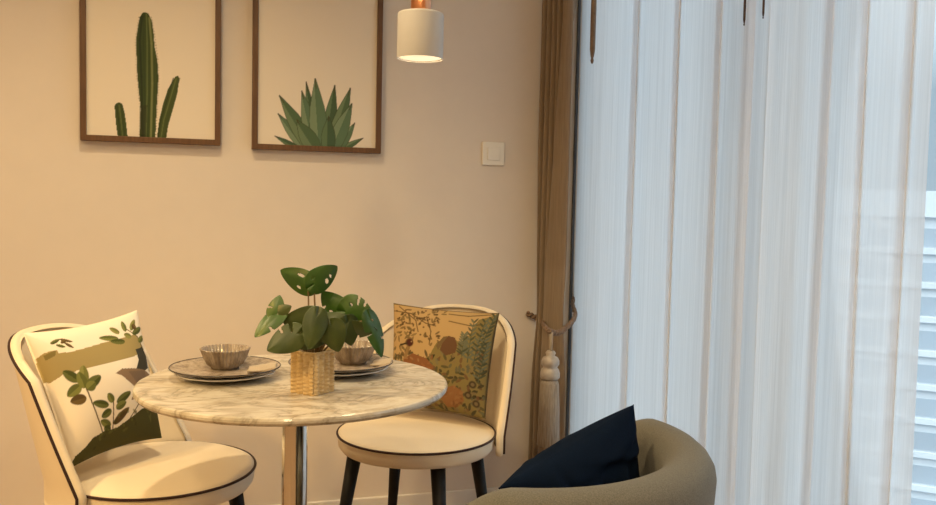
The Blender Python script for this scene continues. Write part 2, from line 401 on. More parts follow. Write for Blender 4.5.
# ------------------------------------------------------------------ curtains
def drape():
    nu, nv = 260, 120
    A = np.array([1.190, 3.034]); B = np.array([1.242, 2.862])
    V = []
    d = B-A; L = np.linalg.norm(d); d = d/L; n = np.array([-d[1], d[0]])
    if n[0] > 0: n = -n
    zt = .735
    for j in range(nv):
        z = 2.6-(2.6-.015)*j/(nv-1)
        g = math.exp(-((z-zt)/.14)**2); low = 1/(1+math.exp((z-zt+.05)/.08))
        wid = 1-.14*g+.20*low; sp = min(.78, max(.30, .30+.48*(z-.75)/1.2))   # narrow pleats, then one broad flat fold
        for i in range(nu):
            s = i/(nu-1)
            k = min(1, max(0, (s-sp)/.08)); k = k*k*(3-2*k)
            ph = 2*PI*(6*s+.10*math.sin(2.5*z))
            off = (1-k)*(.026*math.cos(ph)-.030)+k*(.016*math.sin(PI*min(1, (s-sp)/(1-sp)+.0))**.6)
            p = A+d*L*(.5+(s-.5)*wid+(1-k)*.02*math.sin(ph+.6))+n*off*(1-.25*g)
            p[1] = min(p[1], 3.058)
            V.append((p[0], p[1], z))
    o = mesh('drape', (V, gridfaces(nu, nv)), M['taupe'], origin=(1.22, 2.9, 0))
    m = o.modifiers.new('thick', 'SOLIDIFY'); m.thickness = .004
    tag(o, 'heavy taupe drape gathered in the corner left of the sheers', 'curtain')
drape()
# tieback: rope ring round the drape and the tassel that hangs from it
tz = .70
rp = [hit(575, 316, 0, 1.278), hit(566, 328, 0, 1.222), hit(556, 333, 0, 1.178), hit(547, 329, 0, 1.150), hit(540, 320, 1, 3.02)]
rp = [np.array([1.378, 3.062, rp[0][2]+.06]), np.array([1.326, 2.985, rp[0][2]+.03])]+rp+[np.array([1.175, 3.06, rp[-1][2]+.02])]
kn = hit(553, 335, 0, 1.165)
tb = empty('curtain_tieback', (kn[0], kn[1], kn[2]-.40), 'twisted rope tieback with a long silver beige tassel on the drape', 'tieback')
path = smoothpath(rp, 60)
g = []
for ph in (0, PI):
    pts = [p+np.array([.0, .0055*math.cos(i*.9+ph), .0055*math.sin(i*.9+ph)]) for i, p in enumerate(smoothpath(rp, 90))]
    g.append(tube(pts, .0062, 8))
mesh('rope', join(*g), M['rope'], tb, world=True)
k = kn+np.array([-.012, -.012, 0])
sc_ = .0036   # metres per photo pixel there
mesh('tassel_cord', join(tube([k+[0, .008, .012], k+[0, .006, -.04], k+[0, .003, -.075]], .004, 8), tube([k+[0, -.008, .012], k+[0, -.006, -.04], k+[0, -.003, -.075]], .004, 8)), M['tassel'], tb, world=True)
hp = [(0, -.05), (.012, -.052), (.018, -.06), (.014, -.07), (.026, -.076), (.031, -.088), (.031, -.100), (.026, -.106), (.024, -.112), (.030, -.117), (.034, -.13), (.034, -.145), (.028, -.152), (0, -.153)]
mesh('tassel_head', lathe(hp, 40, k), M['satin'], tb, world=True, label='satin banded tassel head')
sp_ = [(0, -.150), (.025, -.150), (.031, -.17), (.035, -.26), (.0385, -.382), (.034, -.386), (0, -.384)]
mesh('tassel_skirt', lathe(sp_, 96, k, lambda a, z: 1+.03*math.cos(24*a)+.015*math.cos(41*a+z*30)), M['tassel'], tb, world=True)

def sheer_panel(label, folds, name='sheer_curtain', zb=.02, seed=0):
    """folds: list of (y, x) plan points of the hanging cloth, smoothed"""
    r = np.random.default_rng(seed)
    nv = 60
    plan = np.array(smoothpath([np.array([x, y, 0]) for y, x in folds], 36*(len(folds)-1)))
    nu = len(plan); V = []
    k1, k2 = r.uniform(1, 3, 2)
    for j in range(nv):
        t = j/(nv-1); z = 2.56-(2.56-zb)*t
        for i in range(nu):
            p = plan[i]; w = .012*math.sin(i*.021+k1+1.5*t)*t+.006*math.sin(i*.06+k2+3*t)
            V.append((p[0]+.4*w, p[1]+w, z))
    o = mesh(name, (V, gridfaces(nu, nv)), M['sheer'], origin=(1.33, folds[0][0], 0))
    tag(o, label, 'curtain', 'white sheer curtains')
def Y(px, x=1.33): return hit(px, 252, 0, x)[1]
P1, P2 = [], []
def fold(lst, px, x): lst.append((Y(px, x), x))
# left panel, pixel column (at mid height) and distance of the cloth from the room
for px, x in [(575, 1.345), (584, 1.325), (602, 1.34), (620, 1.335), (630, 1.318), (631.5, 1.345), (644, 1.352), (660, 1.338), (671, 1.316), (673, 1.345), (688, 1.35), (702, 1.335), (711.5, 1.312), (712, 1.348), (724, 1.348), (738, 1.325), (746, 1.311), (741, 1.345), (750, 1.352), (762, 1.34)]:
    fold(P1, px, x)
for px, x in [(766, 1.36), (760, 1.335), (768, 1.314), (780, 1.325), (800, 1.342), (815, 1.325), (822, 1.310), (822.5, 1.345), (838, 1.352), (850, 1.325), (857, 1.311), (858, 1.345), (874, 1.348), (892, 1.33), (902, 1.318), (902.5, 1.345), (912, 1.348), (923, 1.325)]:
    fold(P2, px, x)
sheer_panel('wide white sheer curtain next to the taupe drape, behind the armchair', P1, seed=3)
sheer_panel('white sheer curtain at the right edge with the window bare beyond it', P2, seed=8)

# hanging pulls in front of the sheers
def pull(px, py, x, r, L, mat, label):
    e = hit(px, py, 0, x); top = 2.58
    o = empty('curtain_pull', (e[0], e[1], e[2]), label, 'curtain pull', 'cords hanging in front of the sheers')
    mesh('cord', tube([(e[0], e[1], e[2]+L), (e[0], e[1], top)], max(.003, r*.5), 8), M['darkcord'], o, world=True)
    pr = [(0, 0), (r*.35, r*.3), (r*.62, r*1.2), (r*.35, r*2.1), (r*.6, r*2.6), (r*.95, r*5), (r, L*.55), (r*.8, L*.9), (r*.4, L), (0, L)]
    mesh('weight', lathe(pr, 20, e), mat, o, world=True)
pull(592, 64, 1.24, .0095, .34, M['brasscord'], 'thick bronze brown curtain pull hanging nearest the taupe drape')
pull(744, 26, 1.27, .0032, .14, M['darkcord'], 'thin dark cord end hanging left of the seam between the sheers')
pull(763, 19, 1.27, .0028, .12, M['darkcord'], 'short thin dark cord end hanging right at the seam between the sheers')

# ------------------------------------------------------------------ table
TX, TY, TR, TH = .204, 1.995, .348, .75
tb_ = empty('dining_table', (TX, TY, 0), 'round white marble pedestal table with polished steel stem', 'table')
e = .0045
prof = [(0, TH-.019), (TR-.012, TH-.019), (TR-.004, TH-.0165), (TR, TH-.011), (TR, TH-.006), (TR-.0018, TH-.0018), (TR-.006, TH), (TR*.6, TH), (0, TH)]
mesh('tabletop', lathe(prof, 160), M['marble'], tb_, False)
mesh('stem', lathe([(0, .02), (.13, .02), (.075, .05), (.045, .10), (.030, .18), (.029, .28), (.029, .70), (.03, TH-.032), (.075, TH-.026), (.075, TH-.019), (0, TH-.019)], 64), M['chrome'], tb_)
mesh('base', lathe([(0, 0), (.215, 0), (.22, .004), (.215, .01), (.13, .022), (0, .022)], 80), M['chrome'], tb_)
tb_.children[0].data.polygons.foreach_set('use_smooth', [True]*len(tb_.children[0].data.polygons))

# ------------------------------------------------------------------ dining chairs
SEAT = .47
def shell_pt(a, t, off=0.):
    """a in -1..1 round the back, t 0..1 up; back towards +Y"""
    tt = t*(1-.213*abs(a)**2.75)
    z = .418+(.808-.418)*tt
    h = max(0, (z-SEAT)/.35)
    phi = a*math.radians(78-20*h)
    R = .243+.004*h+off
    return np.array([R*math.sin(phi), R*math.cos(phi)+.093*h, z])
def make_chair(label, loc, rotz):
    o = empty('dining_chair', (*loc, 0), label, 'chair', 'cream dining chairs at the marble table', rotz)
    prof = [(0, .418), (.212, .418), (.226, .421), (.234, .432), (.2375, SEAT-.008), (.2355, SEAT-.001), (.22, SEAT+.006), (.16, SEAT+.011), (.07, SEAT+.013), (0, SEAT+.0135)]
    s = mesh('seat', lathe(prof, 96), M['cream'], o)
    mesh('seat_piping', tube([(.238*math.cos(2*PI*k/96), .238*math.sin(2*PI*k/96), SEAT-.003) for k in range(96)], .0036, 8, closed=True), M['piping'], s, label='dark piping')
    nu, nv, th = 61, 25, .024
    A = [[shell_pt(-1+2*i/(nu-1), j/(nv-1), 0) for i in range(nu)] for j in range(nv)]
    B = [[shell_pt(-1+2*i/(nu-1), j/(nv-1), th) for i in range(nu)] for j in range(nv)]
    V = [p for r in A for p in r]+[p for r in B for p in r]; n = nu*nv
    Fs = gridfaces(nu, nv, 0, True)+gridfaces(nu, nv, n, False)
    # rounded rim between inner and outer sheets
    edge = [j*nu for j in range(nv)]+[(nv-1)*nu+i for i in range(1, nu)]+[j*nu+nu-1 for j in range(nv-2, -1, -1)]+[i for i in range(nu-2, 0, -1)]
    cen = np.mean(V, axis=0); m = len(edge); base = len(V)
    tang = [np.array(V[edge[(i+1) % m]])-np.array(V[edge[i-1]]) for i in range(m)]
    for i, q in enumerate(edge):
        pa, pb = np.array(V[q]), np.array(V[q+n]); w = pb-pa; out = np.cross(w, tang[i]); out = out/(np.linalg.norm(out)+1e-9)
        if out@((pa+pb)/2-np.array([0, .2, .6])) < 0: out = -out
        for kk in range(1, 4):
            al = PI*kk/4; V.append((pa+pb)/2-w/2*math.cos(al)+out*th*.42*math.sin(al))
    for i in range(m):
        j = (i+1) % m
        ca = [edge[i]]+[base+i*3+k for k in range(3)]+[edge[i]+n]; cb = [edge[j]]+[base+j*3+k for k in range(3)]+[edge[j]+n]
        for k in range(4): Fs.append((ca[k], cb[k], cb[k+1], ca[k+1]))
    b = mesh('backrest', (V, Fs), M['cream'], o)
    lo = 4
    pe = [np.array(V[q+n]) for q in [j*nu for j in range(nv)]+[(nv-1)*nu+i for i in range(1, nu)]+[j*nu+nu-1 for j in range(nv-2, -1, -1)]]
    # slightly outside of the outer edge
    mesh('back_piping', tube([p+np.array([p[0], p[1]-.03, 0])/np.hypot(p[0], p[1]-.03)*.0015+np.array([0, 0, .001]) for p in pe], .0036, 8), M['piping'], b, label='dark piping')
    for sx in (-1, 1):
        for sy in (-1, 1):
            top = np.array([sx*.135, sy*.135, .4175]); bot = np.array([sx*.185, sy*.185, 0])
            mesh('leg', tube([top, top*.5+bot*.5, bot], [.022, .0165, .0115], 20), M['black'], o)
    return o
LB, RB = 153, 50
chL = make_chair('cream upholstered chair at left holding the white botanical cushion', (-.103, 2.322), math.radians(LB-90))
chR = make_chair('cream upholstered chair against the wall holding the ochre tapestry cushion', (.622, 2.525), math.radians(RB-90))

# ------------------------------------------------------------------ cushions
def cushion(name, label, cat, TL, TR_, BL, BR, T, mat, painter=None, res=150, bg=(200, 180, 150), facing=None, wr=.004, seed=1, sag=.045, crease=0):
    """four corner points of the cushion in the place, plumped to thickness T"""
    TL, TR_, BL, BR = [np.asarray(p, float) for p in (TL, TR_, BL, BR)]
    u = np.linspace(0, 1, res); U, Vv = np.meshgrid(u, u)
    x, y = 2*U-1, 2*Vv-1
    xs = x*(1-.04*(1-y**2)); ys_ = y*(1-sag*(1-x**2)); us, vs = (xs+1)/2, (ys_+1)/2
    P = (BL*((1-us)*(1-vs))[..., None]+BR*(us*(1-vs))[..., None]+TL*((1-us)*vs)[..., None]+TR_*(us*vs)[..., None])
    nrm = np.cross(BR-BL, TL-BL); nrm = nrm/np.linalg.norm(nrm)
    if facing is not None and nrm@np.asarray(facing) < 0: nrm = -nrm; flip = True
    else: flip = False
    hgt = T*.5*(np.clip((1-np.abs(x)**2.6)*(1-np.abs(y)**2.6), 0, 1))**.55
    r = np.random.default_rng(seed); W = np.zeros_like(U)
    for _ in range(9):
        a, b, c = r.uniform(-9, 9), r.uniform(-9, 9), r.uniform(0, 6); W += np.sin(a*U+b*Vv+c)
    edge = np.clip(1-np.maximum(abs(x), abs(y))**6, 0, 1)
    for _ in range(crease):      # soft folds running in from the corners and sides
        cx, cy, an, ln = r.uniform(.15, .85), r.uniform(.45, .9), r.uniform(-.5, 1.6), r.uniform(.12, .3)
        du, dv = U-cx, Vv-cy; al = du*math.cos(an)+dv*math.sin(an); ac = -du*math.sin(an)+dv*math.cos(an)
        W += r.uniform(1.2, 2.4)*np.exp(-(al/ln)**2)*(ac/.035)*np.exp(-(ac/.035)**2)*1.6
    fr = P+nrm*(hgt+wr*W/3*edge)[..., None]; bk = P-nrm*(hgt+wr*.5*W/3*edge)[..., None]
    V = np.vstack([fr.reshape(-1, 3), bk.reshape(-1, 3)]); n = res*res
    Fs = gridfaces(res, res, 0, flip)+gridfaces(res, res, n, not flip)
    ring = list(range(res))+[j*res+res-1 for j in range(1, res)]+[(res-1)*res+i for i in range(res-2, -1, -1)]+[j*res for j in range(res-2, 0, -1)]
    for a, b in zip(ring, ring[1:]+ring[:1]): Fs.append((b, a, a+n, b+n) if not flip else (a, b, b+n, a+n))
    C = None
    if painter:
        pt = Paint(U, Vv, bg); painter(pt); C = np.vstack([pt.C.reshape(-1, 3), np.tile(lin(bg), (n, 1))])
    cen = P.mean(axis=(0, 1))
    o = mesh(name, (V, Fs), mat, origin=cen, col=C)
    tag(o, label, cat); return o
def bil(TL, TR_, BL, BR):
    """photo-crop pixel -> (u, v) of the cushion face, by inverting the bilinear map"""
    TL, TR_, BL, BR = [np.asarray(p, float) for p in (TL, TR_, BL, BR)]
    def g(px, py):
        u = v = .5; t = np.array([px, py], float)
        for _ in range(12):
            p = BL*(1-u)*(1-v)+BR*u*(1-v)+TL*(1-u)*v+TR_*u*v-t
            du = (BR-BL)*(1-v)+(TR_-TL)*v; dv = (TL-BL)*(1-u)+(TR_-BR)*u
            s = np.linalg.solve(np.stack([du, dv], 1), p); u -= s[0]; v -= s[1]
        return (u, v)
    return g
def paint_left(P):
    q0 = bil((12, 98), (345, 38), (140, 495), (418, 408))
    def q(x, y):
        u, v = q0(x, y); return (u-.155*math.sin(PI*min(1, max(0, u))), v-.02)
    G = [((92, 96, 46), (120, 122, 62)), ((70, 76, 34), (96, 100, 50)), ((112, 112, 58), (136, 134, 74)), ((84, 66, 36), (104, 84, 46))]
    P.poly([q(*p) for p in [(38, 168), (62, 152), (108, 140), (112, 150), (150, 146), (240, 120), (330, 102), (352, 150), (335, 165), (200, 196), (120, 215), (72, 242), (50, 236)]], (158, 140, 92))
    P.poly([q(*p) for p in [(60, 160), (105, 140), (100, 158), (62, 176)]], (122, 108, 62))
    def lv(a, b, w, k): P.leaf(q(*a), q(*b), w, *G[k])
    for a, b in (((92, 122), (128, 104)), ((128, 104), (166, 112)), ((110, 124), (140, 130)), ((140, 116), (164, 132)), ((128, 118), (150, 104))): lv(a, b, .014, 3 if a[0] > 120 else 1)
    P.line([q(300, 75), q(335, 110), q(352, 160)], .006, (96, 84, 44))
    for a, b, k in (((285, 108), (238, 102), 0), ((300, 120), (265, 116), 1), ((290, 92), (268, 72), 2), ((305, 90), (300, 56), 0), ((318, 88), (332, 58), 2), ((322, 100), (350, 84), 1), ((318, 108), (300, 98), 2), ((335, 125), (358, 110), 0), ((322, 72), (334, 86), 3)): lv(a, b, .026, k)
    P.poly([q(*p) for p in [(325, 148), (345, 142), (360, 170), (362, 205), (345, 215), (322, 208), (330, 180)]], (62, 60, 52))
    lv((365, 215), (382, 185), .02, 1)
    P.poly([q(*p) for p in [(268, 218), (284, 205), (312, 206), (345, 212), (368, 226), (352, 246), (336, 268), (322, 300), (312, 300), (318, 262), (296, 240), (284, 226)]], (132, 108, 84))
    P.poly([q(*p) for p in [(300, 215), (345, 214), (352, 240), (325, 255)]], (116, 96, 78))
    P.line([q(248, 390), q(225, 345), q(205, 300), q(186, 250)], .0075, (88, 70, 38))
    for a, b, k in (((168, 236), (118, 206), 1), ((183, 250), (184, 188), 2), ((190, 256), (230, 222), 1), ((172, 248), (126, 282), 0), ((188, 286), (134, 298), 3), ((186, 258), (168, 208), 0), ((192, 262), (215, 240), 0)): lv(a, b, .042, k)
    P.line([q(278, 382), q(272, 340), q(266, 300)], .0065, (88, 70, 38))
    for a, b, k in (((255, 312), (208, 302), 1), ((266, 304), (250, 276), 0), ((276, 306), (308, 276), 1), ((276, 322), (300, 305), 0), ((264, 326), (238, 346), 1), ((270, 372), (236, 356), 0), ((278, 368), (310, 322), 3), ((272, 384), (250, 376), 1)): lv(a, b, .033, k)
    P.line([q(312, 370), q(338, 300)], .006, (92, 76, 40))
    P.poly([q(*p) for p in [(130, 500), (150, 455), (190, 430), (215, 405), (250, 388), (290, 378), (320, 352), (345, 326), (392, 318), (425, 350), (430, 415)]], (72, 70, 34))
    r = np.random.default_rng(4)
    for _ in range(70):
        x = r.uniform(200, 415); y = r.uniform(330, 450)
        if y < 460-.40*(x-150)+r.uniform(-6, 10) and y > 480-.27*(x-140)-150+(0 if x > 330 else (330-x)*.9):
            P.leaf(q(x, y), q(x+r.uniform(-14, 14), y-r.uniform(6, 16)), .012, (98, 98, 48) if r.random() < .5 else (54, 56, 26), None, .6)
def paint_right(P):
    q0 = bil((52, 48), (428, 86), (38, 405), (376, 462))
    def q(x, y):
        u, v = q0(x, y); return (u+.035*math.sin(PI*min(1, max(0, u))), v-.03*math.sin(PI*min(1, max(0, v))))
    r = np.random.default_rng(11)
    # ground of grey-olive growth over the lower part
    P.poly([q(*p) for p in [(30, 260), (90, 250), (140, 262), (190, 235), (215, 190), (262, 165), (300, 190), (330, 170), (360, 110), (430, 90), (430, 470), (20, 470)]], (118, 104, 62))
    put0 = P.put
    P.put = lambda m, c, a=1.: put0(m, mute(c), a)
    def blot(n, xr, yr, s, cs, a=.7):
        for _ in range(n):
            x, y = r.uniform(*xr), r.uniform(*yr); an = r.uniform(0, 2*PI); L = r.uniform(.6, 1.4)*s
            P.leaf(q(x, y), q(x+L*math.cos(an), y+L*math.sin(an)), .0105*s/16, cs[int(r.integers(len(cs)))], None, a)
    blot(300, (50, 385), (215, 455), 22, [(88, 82, 46), (138, 122, 74), (74, 66, 38), (104, 104, 72), (150, 122, 66), (62, 58, 34), (128, 84, 46)], .85)
    blot(60, (55, 130), (80, 260), 18, [(104, 84, 42), (122, 98, 48), (88, 72, 36)])
    blot(50, (120, 230), (70, 190), 16, [(110, 82, 42), (96, 70, 38), (128, 98, 50)], .8)
    for pts in ([(55, 75), (120, 85), (175, 120), (210, 130)], [(75, 60), (140, 110), (150, 150)], [(175, 95), (195, 150), (190, 195)], [(250, 85), (320, 95), (410, 92)], [(255, 112), (330, 130), (370, 128)]):
        P.line([q(*p) for p in pts], .0075, (104, 74, 36), .85)
    for _ in range(26): P.dot(q(r.uniform(60, 220), r.uniform(60, 170)), .012, (96, 58, 34), .8)
    # ferns in grey green at the right
    for x0, y0, x1, y1 in ((330, 260, 345, 120), (350, 270, 385, 120), (370, 230, 415, 100), (310, 240, 315, 165), (365, 330, 395, 200)):
        P.line([q(x0, y0), q(x1, y1)], .006, (92, 98, 66))
        for t in np.linspace(.1, 1, 9):
            x, y = x0+(x1-x0)*t, y0+(y1-y0)*t
            for s in (-1, 1): P.leaf(q(x, y), q(x+s*22*(1.1-t*.5), y-16), .010, (108, 116, 86) if r.random() < .6 else (76, 84, 56), None, .9)
    # rabbit-brown mound, bird, orange blooms
    P.poly([q(*p) for p in [(228, 215), (240, 180), (258, 166), (282, 172), (292, 200), (285, 226), (250, 236)]], (120, 78, 42))
    P.poly([q(*p) for p in [(214, 200), (240, 168), (258, 166), (238, 190), (222, 215)]], (132, 104, 56))
    P.line([q(118, 190), q(104, 235), q(98, 265)], .026, (168, 126, 66))
    P.poly([q(*p) for p in [(98, 245), (130, 225), (180, 245), (205, 275), (190, 305), (140, 310), (100, 285)]], (160, 92, 42))
    P.dot(q(120, 187), .046, (92, 36, 24)); P.line([q(112, 189), q(84, 193)], .0095, (66, 44, 26))
    P.dot(q(126, 184), .008, (190, 150, 90))
    blot(30, (110, 200), (240, 305), 16, [(178, 108, 50), (136, 80, 40), (184, 130, 70)])
    P.poly([q(*p) for p in [(225, 395), (240, 355), (275, 345), (305, 365), (308, 400), (280, 425), (240, 425)]], (168, 104, 50))
    blot(26, (232, 302), (352, 420), 17, [(178, 118, 60), (138, 84, 40), (166, 108, 52)])
    for x, y in ((345, 340), (325, 380), (350, 410)):
        P.dot(q(x, y), .04, (84, 66, 40)); P.dot(q(x, y), .02, (138, 112, 66))
    P.line([q(52, 50), q(428, 87)], .012, (120, 92, 48)); P.line([q(428, 86), q(376, 462)], .014, (92, 76, 42)); P.line([q(52, 48), q(38, 405)], .012, (126, 98, 52))
def seat_plane(c, B, d0, d1, corners, z0=.485, z1=.8):
    """where the four corners lie on a plane leaning back in direction B (degrees) above c"""
    B = math.radians(B); b = np.array([math.cos(B), math.sin(B), 0])
    Q = np.array([*c, z0])+b*d0; v = b*(d1-d0)+np.array([0, 0, z1-z0]); n = np.cross(np.array([-b[1], b[0], 0]), v)
    out = []
    for p in corners:
        r = ray(*p); out.append(EYE+r*(((Q-EYE)@n)/(r@n)))
    return out
cushion('cushion', 'white cushion with green leaf sprigs propped on the left chair', 'cushion',
        *seat_plane((-.103, 2.322), 133, .03, .14, [(23, 333), (137, 310), (71, 468), (162, 438)]), .11, M['pillow'], paint_left, 190, (236, 224, 204), (0, -1, 0), seed=5, sag=.075)
cushion('cushion', 'square ochre tapestry cushion with birds propped on the wall side chair', 'cushion',
        *seat_plane((.622, 2.525), 52, .055, .165, [(393.5, 303), (499.5, 313), (390, 405), (485.5, 419)]), .10, M['pillow'], paint_right, 190, (170, 142, 98), (0, -1, 0), wr=.002, seed=9)

# ------------------------------------------------------------------ tableware
def plate(name, label, group, c, R, mats, z, rise=.012, rimw=.006):
    cx, cy = c
    o = empty(name, (cx, cy, z), label, 'plate', group)
    pr = [(0, .0), (R*.58, 0), (R*.62, .002), (R-.004, rise-.002), (R-.001, rise-.0008), (R, rise+.0006), (R-.0015, rise+.0016), (R-rimw, rise), (R*.66, .0055), (R*.60, .004), (0, .004)]
    mesh('body', lathe(pr, 96), mats[0], o)
    if mats[1]: mesh('rim', tube([((R-.001)*math.cos(2*PI*k/96), (R-.001)*math.sin(2*PI*k/96), rise+.0009) for k in range(96)], .0017, 8, closed=True), mats[1], o, label='dark glazed rim')
    return o
def bowl(label, c, z, R=.057, h=.046):
    o = empty('bowl', (*c, z), label, 'bowl', 'ribbed bowls on the plates')
    def rm(a, zz): return 1+.030*math.cos(36*a)*min(1, max(0, zz/h*1.5))
    pr = [(0, 0), (R*.56, 0), (R*.58, .003), (R*.72, h*.2), (R*.86, h*.55), (R*.96, h*.92), (R, h), (R-.002, h+.0008), (R-.0045, h-.001), (R*.81, h*.55), (R*.66, h*.22), (R*.4, .0055), (0, .005)]
    mesh('ribbed_wall', lathe(pr, 216, rmod=rm), M['bowl'], o)
    return o
def napkin(label, c, z, ang, w=.11, d=.06):
    nu, nv = 40, 20; V = []
    for k in range(2):
        for j in range(nv):
            for i in range(nu):
                x, y = (i/(nu-1)-.5)*w, (j/(nv-1)-.5)*d*(1-.4*i/(nu-1))
                zz = .0035+.0025*math.sin(x*60+y*25)+.002*math.sin(y*110)+.006*max(0, i/(nu-1)-.55)
                V.append((c[0]+x*math.cos(ang)-y*math.sin(ang), c[1]+x*math.sin(ang)+y*math.cos(ang), z+(zz+.0025 if k == 0 else .0002+max(0, zz-.0045)*.9)))
    n = nu*nv; Fs = gridfaces(nu, nv)+gridfaces(nu, nv, n, True)
    ring = list(range(nu))+[j*nu+nu-1 for j in range(1, nv)]+[(nv-1)*nu+i for i in range(nu-2, -1, -1)]+[j*nu for j in range(nv-2, 0, -1)]
    for a, b in zip(ring, ring[1:]+ring[:1]): Fs.append((b, a, a+n, b+n))
    o = mesh('napkin', (V, Fs), M['linen'], origin=(c[0], c[1], z)); tag(o, label, 'napkin', 'folded napkins on the plates'); return o
cL = hit(225.5, 373.5, 2, .758)[:2]; cR = hit(341, 368.5, 2, .758)[:2]
for c, side in ((cL, 'left'), (cR, 'right')):
    lab = {'left': 'under the bowl near the white cushion', 'right': 'behind the potted plant'}[side]
    plate('dinner_plate', 'white porcelain base plate '+lab, 'white base plates', c, .113, (M['porcelain'], None), TH+.0004, .0135)
    plate('dinner_plate', 'grey brown speckled plate with dark rim '+lab, 'speckled plates', c, .1245, (M['stone'], M['rim']), TH+.0095, .0155)
    b_ = (c[0]+.0, c[1]+.038) if side == 'left' else (c[0]+.034, c[1]+.034)
    bowl('ribbed beige bowl '+('in clear view on the left plates' if side == 'left' else 'partly hidden behind the potted plant'), b_, TH+.0148)
    if side == 'left': napkin('folded taupe napkin right of the bowl on the left plates', (c[0]+.082, c[1]-.012), TH+.0165, -.15, .062, .07)
    else: napkin('folded taupe napkin on the plates behind the plant', (c[0]+.098, c[1]-.01), TH+.0172, -.4, .045, .06)

# ------------------------------------------------------------------ potted plant
pc = np.array([*hit(312.5, 372, 2, .80)[:2]]); pc = np.array([.228, 1.872])
pot = empty('potted_plant', (pc[0], pc[1], TH), 'green split leaf houseplant in a square woven straw basket on the table', 'plant')
half, ph_ = .0345, .092; rot = YAW*-1+math.radians(45)+math.radians(15)
def basket():
    nu, nv = 26*4, 56; V = []; per = []
    cr = .006
    for i in range(nu):
        s = i/nu*4; k = int(s); f = s-k
        cs = [(-1, -1), (1, -1), (1, 1), (-1, 1)]; a, b = np.array(cs[k]), np.array(cs[(k+1) % 4])
        p = (a+(b-a)*f)*half; nrm = np.array([(b-a)[1], -(b-a)[0]])/2.
        per.append((p, nrm, f))
    for j in range(nv):
        t = j/(nv-1); z = ph_*t
        for p, nrm, f in per:
            colp = f*4; cph = colp-int(colp); ce = math.sin(PI*cph)
            row = math.sin(2*PI*(t*11+.5*(int(colp) % 2)))
            d = -.004+.0062*ce**.8+.0012*row*ce
            if t > .95: d = .0022+.0004*math.sin(40*f)
            q = p+nrm*d
            c_, s_ = math.cos(rot), math.sin(rot)
            V.append((q[0]*c_-q[1]*s_, q[0]*s_+q[1]*c_, z))
    Fs = []
    for j in range(nv-1):
        for i in range(nu):
            i2 = (i+1) % nu; Fs.append((j*nu+i, j*nu+i2, (j+1)*nu+i2, (j+1)*nu+i))
    # inner lip, inner wall
    b = len(V)
    for zz, k in ((ph_, .90), (ph_-.012, .89)):
        for i in range(nu):
            v = V[(nv-1)*nu+i]; V.append((v[0]*k, v[1]*k, zz))
    for i in range(nu):
        i2 = (i+1) % nu; Fs.append(((nv-1)*nu+i, (nv-1)*nu+i2, b+i2, b+i)); Fs.append((b+i, b+i2, b+nu+i2, b+nu+i))
    Fs.append(tuple(range(nu))[::-1])
    return V, Fs
mesh('basket_pot', basket(), M['straw'], pot, label='square woven straw basket')
h2 = half*.9; c_, s_ = math.cos(rot), math.sin(rot)
gx = np.linspace(-h2, h2, 16); V = [(x*c_-y*s_, x*s_+y*c_, ph_-.010+.002*rng.random()) for y in gx for x in gx]
mesh('soil', (V, gridfaces(16, 16)), M['soil'], pot)
PD = 1.86    # view depth of the plant
def leaf(pb, pt, db, dt, width, mat, holes=(), tilt=0., droop=.15, cup=.12, wav=.06, stem=True, soilpt=None, lobe=.22, slits=()):
    width *= 1.12; b = at(*pb, PD+db); t = at(*pt, PD+dt); ax = t-b; L = np.linalg.norm(ax); ax = ax/L
    view = (b+t)/2-EYE; view = view/np.linalg.norm(view)
    side = np.cross(ax, -view); side = side/np.linalg.norm(side); nrm = np.cross(side, ax)
    if nrm@view > 0: nrm = -nrm
    s2 = side*math.cos(tilt)+nrm*math.sin(tilt); n2 = np.cross(s2, ax); n2 = n2 if n2@view < 0 else -n2
    nu, nv = 41, 45; V = []; UV = []
    for j in range(nv):
        q = j/(nv-1)
        w = (math.sin(PI*min(1, q**.70))**.62 if 0 < q < 1 else 0)*(1-.28*q)+.02*(1-q)
        for i in range(nu):
            s = 2*i/(nu-1)-1
            back = lobe*L*(abs(s)**1.6)*(1-q)**2*1.4
            p = b+ax*(L*q-back)+s2*(s*w*width)+n2*(-cup*width*abs(s)**1.5*w*1.2-droop*L*(q-.25)**2+wav*width*.5*math.sin(5*q+3*s)*abs(s))
            V.append(p); UV.append((q, s))
    Fs = []
    for f in gridfaces(nu, nv):
        q = sum(UV[k][0] for k in f)/4; s = sum(UV[k][1] for k in f)/4; ok = True
        for hq, hs, rq, rs in holes:
            if ((q-hq)/rq)**2+((s-hs)/rs)**2 < 1: ok = False
        for sq, sd, dep in slits:     # slits running in from the edge
            if s*sd > 1-dep and abs(q-sq-.10*abs(s)) < .022+.03*(s*sd-(1-dep)): ok = False
        if ok: Fs.append(f)
    sp = soilpt or (0, 0)
    root = np.array([pc[0]+sp[0], pc[1]+sp[1], TH+ph_-.012])
    st = None
    if stem:
        m1 = root*.45+b*.55+np.array([0, 0, .02]); pts = smoothpath([root, m1, b+view*.004, b+ax*L*.06+view*.005], 16)
        st = mesh('stem', tube(pts, np.linspace(.0022, .0013, 17), 8), M['stem'], pot, world=True)
    o = mesh('leaf', (V, Fs), mat, pot, world=True)
    m = o.modifiers.new('thick', 'SOLIDIFY'); m.thickness = .0006
G, D = M['leaf'], M['leafdark']
leaf((308, 285), (279, 270.5), -.0, .02, .027, G, holes=[(.35, .45, .10, .10), (.30, -.5, .06, .12)], tilt=.3, soilpt=(-.008, .0))
leaf((314, 284), (338, 266.5), -.01, .01, .027, G, holes=[(.45, .45, .06, .22), (.15, -.5, .06, .12), (.62, .35, .035, .2)], tilt=-.25, soilpt=(.006, .0))
